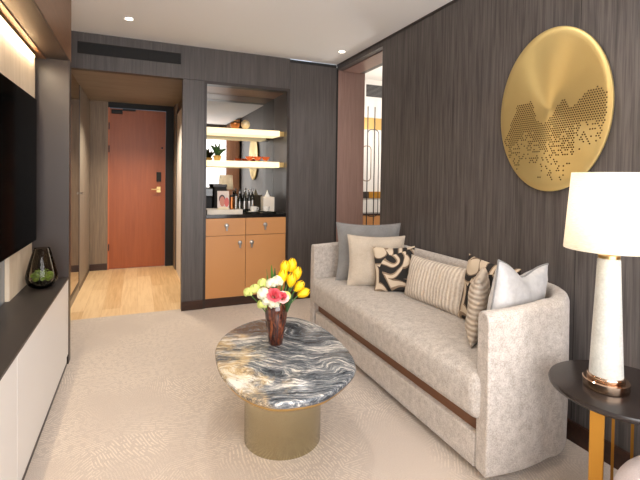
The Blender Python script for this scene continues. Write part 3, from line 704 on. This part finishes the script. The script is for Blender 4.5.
# ------------------------------------------------------------------ wall art
art = thing('wall_disc', 'large oval brass wall disc with perforated skyline pattern', 'wall art', (XR, 1.548, 1.61))
def disc():
    m = MB(); n = 96; A, B = .316, .412
    rings = []
    for s_, d in ((.0, -.016), (.04, -.0162), (.15, -.017), (.4, -.0195), (.7, -.023), (.9, -.026), (.975, -.026), (1.0, -.021), (1.0, -.012), (.96, -.004)):
        if s_ == 0: rings.append([m.b.verts.new((d, 0, 0))])
        else: rings.append([m.b.verts.new((d, A*s_*math.cos(2*PI*i/n), B*s_*math.sin(2*PI*i/n))) for i in range(n)])
    for a, b in zip(rings, rings[1:]):
        for i in range(n):
            q = list(dict.fromkeys([a[i % len(a)], a[(i+1) % n % len(a)], b[(i+1) % n], b[i]])); m.b.faces.new(q)
    m.b.faces.new(rings[-1])
    prof = [(-.97, .4), (-.8, .2), (-.62, -.13), (-.33, -.15), (-.24, .1), (-.1, .17), (.04, .06), (.2, -.1), (.28, -.11), (.36, .02), (.48, -.04), (.6, -.14), (.8, -.18), (.93, -.1)]
    def sky(u):
        for (a, ya), (b, yb) in zip(prof, prof[1:]):
            if a <= u <= b: return ya+(yb-ya)*(u-a)/(b-a)
        return .6
    row = 0; v = -.2
    while v < .86:
        u = -.95+(row % 2)*.0195
        while u < .95:
            if u*u+v*v < .88 and v > sky(u):
                fade = (v-.24)/.78 + .25*noise.noise(Vector((u*4, v*4, 3)))+ (.35 if (u > .45 and v > .2) else 0) + (.25 if (-.55 < u < -.35 and v > .25) else 0)
                if random.random() > max(0, fade)*1.3:
                    y, z = -A*u, -B*v; d = -.016-.010*min(1, math.hypot(u, v)/.9)-.0012
                    vs = [m.b.verts.new((d, y+.0046*math.cos(PI/3*k), z+.0042*math.sin(PI/3*k))) for k in range(6)]
                    f = m.b.faces.new(vs); f.material_index = 1
            u += .039
        v += .027; row += 1
    return m
disc().build('disc', [M['art'], plain('perforation_shadow_metal', (96, 72, 34), .6, .4)], art, 35)
MB().lathe([(.05, 0), (.05, .006), (0, .006)], 24).xform(Matrix.Rotation(-PI/2, 4, 'Y')).build('wall_mount', M['trim'], art)

# ------------------------------------------------------------------ coffee table
cx0, cy0 = .650, 1.948
tab = thing('coffee_table', 'coffee table with veined grey marble top on gold drum base', 'table', (cx0, cy0, 0))
raw = [(.334, 1.95), (.36, 2.13), (.45, 2.3), (.58, 2.415), (.73, 2.455), (.86, 2.42), (.945, 2.27), (.968, 2.08), (.958, 1.90), (.925, 1.735), (.852, 1.615), (.69, 1.505), (.565, 1.492), (.455, 1.53), (.375, 1.65), (.338, 1.80)]
def catmull(p, k=6):
    o = []; n = len(p)
    for i in range(n):
        a, b, c, d = (Vector(p[(i+j-1) % n]) for j in range(4))
        for s_ in range(k):
            t = s_/k; o.append(tuple(.5*((2*b)+(c-a)*t+(2*a-5*b+4*c-d)*t*t+(3*b-a-3*c+d)*t**3)))
    return o
outl = [(x-cx0, y-cy0) for x, y in catmull(raw)]
MB().prism(outl, .379, .412, .010).build('marble_top', M['stone'], tab, 50)
MB().prism([(x*.955, y*.955) for x, y in outl], .362, .379, .004).build('gold_rim', M['brass'], tab, 50)
MB().lathe([(0, .0), (.181, 0), (.183, .004), (.183, .362), (0, .362)], 72).build('drum_base', M['drum'], tab, 40)

# vase and flowers
vx, vy, vz = .644, 2.055, .4125
va = thing('vase', 'tapered brown tortoiseshell glass vase on the marble table', 'vase', (vx, vy, vz))
MB().lathe([(0, 0), (.033, 0), (.036, .006), (.042, .05), (.052, .11), (.057, .155), (.055, .19), (.049, .21), (.046, .216), (.043, .213), (.048, .19), (.05, .155), (.046, .11), (.036, .05), (.03, .012), (0, .012)], 44, cap=False).build('body', M['vase'], va, 60)
def stem_curve(x, z, y=0):
    b = (x*.12, y*.12, -.1)
    return [(b[0]-x, b[1]-y, .07-z), (.25*x-x, .25*y-y, .14-z), (.62*x-x, .62*y-y, .14+.55*(z-.14)-z), (0, 0, 0)]
def tulip(x, z, y, label, tilt=(0, 0), s_=1):
    t = thing('tulip', label, 'flower', (vx+x, vy+y, vz+z), group='yellow tulips')
    st = stem_curve(x, z, y)
    MB().tube(st, .0028, 6).build('stem', M['leaf'], t, True)
    R = Matrix.Rotation(tilt[0], 4, 'X') @ Matrix.Rotation(tilt[1], 4, 'Y')
    m = MB()
    for k in range(6):
        a0 = 2*PI*k/6; off = 0 if k % 2 else .002; rings = []
        for i in range(8):
            tt = i/7; hh = .064*tt*s_; rad = s_*(.004+.0165*math.sin(PI*min(1, tt*.85+.02))**.8)*(1 if tt < .75 else 1-.35*(tt-.75)/.25)+off; wdt = .62*math.sin(PI*min(.97, tt*.86+.1))
            rings.append([m.b.verts.new((rad*math.cos(a0+wdt*q), rad*math.sin(a0+wdt*q), hh)) for q in (-1, -.5, 0, .5, 1)])
        for a, b in zip(rings, rings[1:]):
            for q in range(4): m.b.faces.new((a[q], a[q+1], b[q+1], b[q]))
    m.xform(R).build('petals', M['tulip'], t, 80)
    return t
for a in [(.04, .345, .0, 'yellow tulip standing highest at left of the tulip cluster'), (.078, .352, .012, 'yellow tulip standing highest at right of the tulip cluster'),
          (.026, .305, -.012, 'yellow tulip just above the white blossoms'), (.098, .312, -.004, 'yellow tulip on the upper right edge of bouquet'),
          (.062, .288, -.03, 'yellow tulip in the centre front of the tulip cluster')]:
    tulip(a[0], a[1], a[2], a[3], (-a[2]*4, a[0]*2.5), 1.15)
tulip(.09, .262, -.02, 'yellow tulip leaning right above the lowest tulip', (.2, .75), 1.05)
tulip(.108, .235, -.015, 'lowest yellow tulip lying almost flat to the right', (.1, 1.2), 1.1)
def blossom(x, z, y, label, mat, r=.024, name='blossom', group='white blossoms'):
    t = thing(name, label, 'flower', (vx+x, vy+y, vz+z), group=group)
    MB().tube(stem_curve(x, z, y), .0024, 6).build('stem', M['leaf'], t, True)
    m = MB(); rnd = random.Random(int(x*1e4)+7)
    for k in range(15):
        g = k*2.39996; ph = math.acos(1-1.55*(k+.5)/15); dvec = Vector((math.sin(ph)*math.cos(g), math.sin(ph)*math.sin(g), math.cos(ph)))
        q = dvec.to_track_quat('Z', 'Y').to_matrix().to_4x4()
        for pk in range(4):
            an = PI/2*pk+rnd.random()
            loc = Matrix.Translation(dvec*r) @ q @ Matrix.Translation((r*.28*math.cos(an), r*.28*math.sin(an), 0)) @ Matrix.Diagonal((r*.34, r*.34, r*.14, 1))
            bmesh.ops.create_icosphere(m.b, subdivisions=1, radius=1, matrix=loc)
    m.ball((0, 0, 0), r*.85, 10).build('petals', mat, t, True)
    return t
def rose(x, z, y, label, mat, r=.026):
    t = thing('rose', label, 'flower', (vx+x, vy+y, vz+z), group='pink roses')
    MB().tube(stem_curve(x, z, y), .0026, 6).build('stem', M['leaf'], t, True)
    for ring_, (nn, rr, hh, op) in enumerate(((3, .3, 1.0, .15), (5, .62, .85, .35), (6, .95, .6, .7))):
        m = MB()
        for k in range(nn):
            a0 = 2*PI*k/nn+ring_*.5; rows = []
            for i in range(6):
                tt = i/5; rad = r*rr*(.35+.65*tt+op*tt*tt*.4); zz = r*(-.5+hh*1.3*tt-op*.5*tt**3)
                rows.append([m.b.verts.new((rad*math.cos(a0+q*3.9/nn), rad*math.sin(a0+q*3.9/nn), zz-abs(q)**2*r*.25*tt)) for q in (-1, -.5, 0, .5, 1)])
            for a, b in zip(rows, rows[1:]):
                for q in range(4): m.b.faces.new((a[q], a[q+1], b[q+1], b[q]))
        m.xform(Matrix.Rotation(.75, 4, 'X')).build('petals', mat if ring_ != 2 else M['pinkpale'] if 'pale' in label else mat, t, 80)
    return t
rose(-.034, .272, -.078, 'pink rose at the left front of bouquet', M['pink'], .032)
rose(.006, .258, -.08, 'pink rose with pale outer petals at front of bouquet', M['pink'], .029)
for a in [(-.002, .318, -.02, 'white blossom beside the tulips at top of bouquet', 'blossom', .026), (-.036, .312, -.025, 'white blossom above the left pink rose', 'blossom', .022),
          (-.072, .31, .0, 'white blossom at upper left of bouquet', 'blossom_green', .022), (-.144, .272, .0, 'lime white blossom reaching furthest left', 'blossom_green', .02),
          (-.112, .285, -.005, 'lime white blossom second from the left end', 'blossom_green', .023), (-.078, .268, -.04, 'creamy blossom left of the pink roses', 'blossom', .027),
          (-.058, .238, -.05, 'creamy blossom below left of the pink roses', 'blossom', .026), (-.08, .215, -.03, 'lime white blossom hanging lowest at left', 'blossom_green', .022),
          (-.03, .222, -.058, 'creamy blossom over the vase rim at front', 'blossom', .024), (.036, .25, -.05, 'pale green bud right of the pink roses', 'blossom_green', .02)]:
    blossom(a[0], a[1], a[2], a[3], M[a[4]], a[5])
def leaf_blade(x, z, y, label, mat, wd_=.012):
    m = MB(); b = Vector((x*.2, y*.2, .09)); t_ = Vector((x, y, z)); mid = (b+t_)/2+Vector((x*.1, y*.1, .03)); rows = []
    for i in range(11):
        s_ = i/10; c = b*(1-s_)**2+mid*2*s_*(1-s_)+t_*s_*s_; wd2 = wd_*math.sin(PI*min(.99, s_*.9+.1))+.001
        side = Vector((math.cos(x*40), math.sin(x*40), 0))
        rows.append([m.b.verts.new(c+side*wd2*q+Vector((0, 0, -abs(q)*.0)) + Vector((-side.y, side.x, 0))*(.25*wd2*abs(q)+dd)) for q, dd in ((-1, 0), (0, 0), (1, 0), (1, .0012), (0, .0012), (-1, .0012))])
    for a, c in zip(rows, rows[1:]):
        for q in range(6): m.b.faces.new((a[q], a[(q+1) % 6], c[(q+1) % 6], c[q]))
    m.b.faces.new(rows[0][::-1]); m.b.faces.new(rows[-1])
    o = m.build('leaf_blade', mat, None, True); o.location = (vx, vy, vz)
    return tag(o, label, 'leaf', 'bouquet leaves')
for a in [(-.048, .375, .02, 'long green leaf at upper left of bouquet', 'leaf'), (-.022, .395, .02, 'tallest green leaf standing in the bouquet', 'leaf'), (.0, .375, .03, 'green leaf behind the white blossoms', 'leaf_dark'),
          (.075, .262, -.045, 'dark green leaf under the tulips at right', 'leaf_dark'), (.052, .235, -.055, 'dark green leaf drooping over the vase rim', 'leaf_dark'), (-.055, .35, -.01, 'short green leaf near the upper left blossom', 'leaf'), (.06, .29, .02, 'green leaf among the tulip stems', 'leaf_dark')]:
    leaf_blade(a[0], a[1], a[2], a[3], M[a[4]], .013)

# ------------------------------------------------------------------ side table with lamp
tx, ty, tz = 1.592, .967, .52
sd = thing('side_table', 'round dark veneer side table with gold legs beside sofa', 'table', (tx, ty, 0))
MB().lathe([(0, tz-.022), (.222, tz-.022), (.229, tz-.016), (.231, tz-.008), (.228, tz-.001), (.224, tz), (0, tz)], 72).build('tabletop', M['table_dark'], sd, 40)
MB().box(-.021, .021, -.012, .012, 0, tz-.022).xform(Matrix.Translation((-.188, -.04, 0)) @ Matrix.Rotation(-.99, 4, 'Z')).build('leg', M['gold_leg'], sd, bevel=.002)
MB().box(-.026, .026, -.0045, .0045, 0, tz-.022).xform(Matrix.Translation((-.012, .018, 0)) @ Matrix.Rotation(.555, 4, 'Z')).build('leg', M['gold_leg'], sd)
MB().box(-.026, .026, -.0045, .0045, 0, tz-.022).xform(Matrix.Translation((.017, -.03, 0)) @ Matrix.Rotation(.53, 4, 'Z')).build('leg', M['gold_leg'], sd)
lx, ly = 1.533, .985
lp = thing('table_lamp', 'table lamp with white linen shade and tapered stone stem', 'lamp', (lx, ly, tz+.0005))
MB().lathe([(0, 0), (.07, 0), (.072, .004), (.072, .03), (.069, .033), (0, .033)], 56).build('base', M['chrome'], lp, 40)
MB().lathe([(0, .033), (.056, .033), (.058, .036), (.058, .046), (.056, .049), (0, .049)], 56).build('base_collar', M['chrome'], lp, 40)
MB().lathe([(0, .049), (.0525, .049), (.052, .055), (.035, .455), (.033, .46), (0, .46)], 56).build('stem', M['lampstone'], lp, 40)
MB().lathe([(.0, .46), (.034, .46), (.034, .472), (.010, .476), (.010, .52), (0, .52)], 40).build('neck', M['brass'], lp, 40)
MB().lathe([(.142, .492), (.122, .762), (.120, .762), (.140, .492)], 72, cap=False).build('shade', M['shade'], lp, 60)
MB().lathe([(.006, .5), (.006, .70), (.02, .705), (0, .71)], 16, cap=False).build('harp', M['brass'], lp, True)
MB().ball((0, 0, .575), .024, 16).build('bulb', glow('bulb_glow', (255, 226, 180), 3), lp, True)
point('table_lamp_light', (lx, ly, tz+.655), 2.5, (1, .92, .82), .03)

# pouf in the near right corner
pf = thing('pouf', 'mauve grey rounded upholstered pouf at the lower right corner', 'pouf', (1.475, .62, 0))
pr_ = [(0, .03)]+[(.255+.025*math.sin(PI*i/10), .03+.27*i/10) for i in range(11)]+[(.255-.12*(1-math.cos(PI/2*i/8)), .30+.11*math.sin(PI/2*i/8)) for i in range(1, 9)]+[(.06, .418), (0, .42)]
MB().lathe(pr_, 56).build('upholstery', M['pouf'], pf, 60)
MB().lathe([(0, 0), (.2, 0), (.2, .03), (0, .03)], 40).build('plinth', M['trim'], pf)

# curtain stack on the right of the rear window (seen in the niche mirror)
cu = thing('curtain', 'tan pleated curtain hanging on the right wall beside the window', 'curtain', (XR-.05, YR+.06, 0))
m = MB(); rows = []
for z in (.02, 2.42):
    rows.append([m.b.verts.new((.022*math.sin(i*.27)+.006*math.sin(i*.11), 1.3*i/260, z)) for i in range(261)]+[m.b.verts.new((.022*math.sin(i*.27)+.006*math.sin(i*.11)-.006, 1.3*i/260, z)) for i in range(260, -1, -1)])
n = len(rows[0])
for k in range(n): m.b.faces.new((rows[0][k], rows[0][(k+1) % n], rows[1][(k+1) % n], rows[1][k]))
m.build('cloth', M['curtain'], cu, 60)
MB().box(-.03, .03, 0, 1.32, 2.42, 2.43).build('track', M['trim'], cu)
area('media_strip_light', (-.572, 1.1, 1.95), (0, 0, 0), .012, 3.9, 16, WARM)
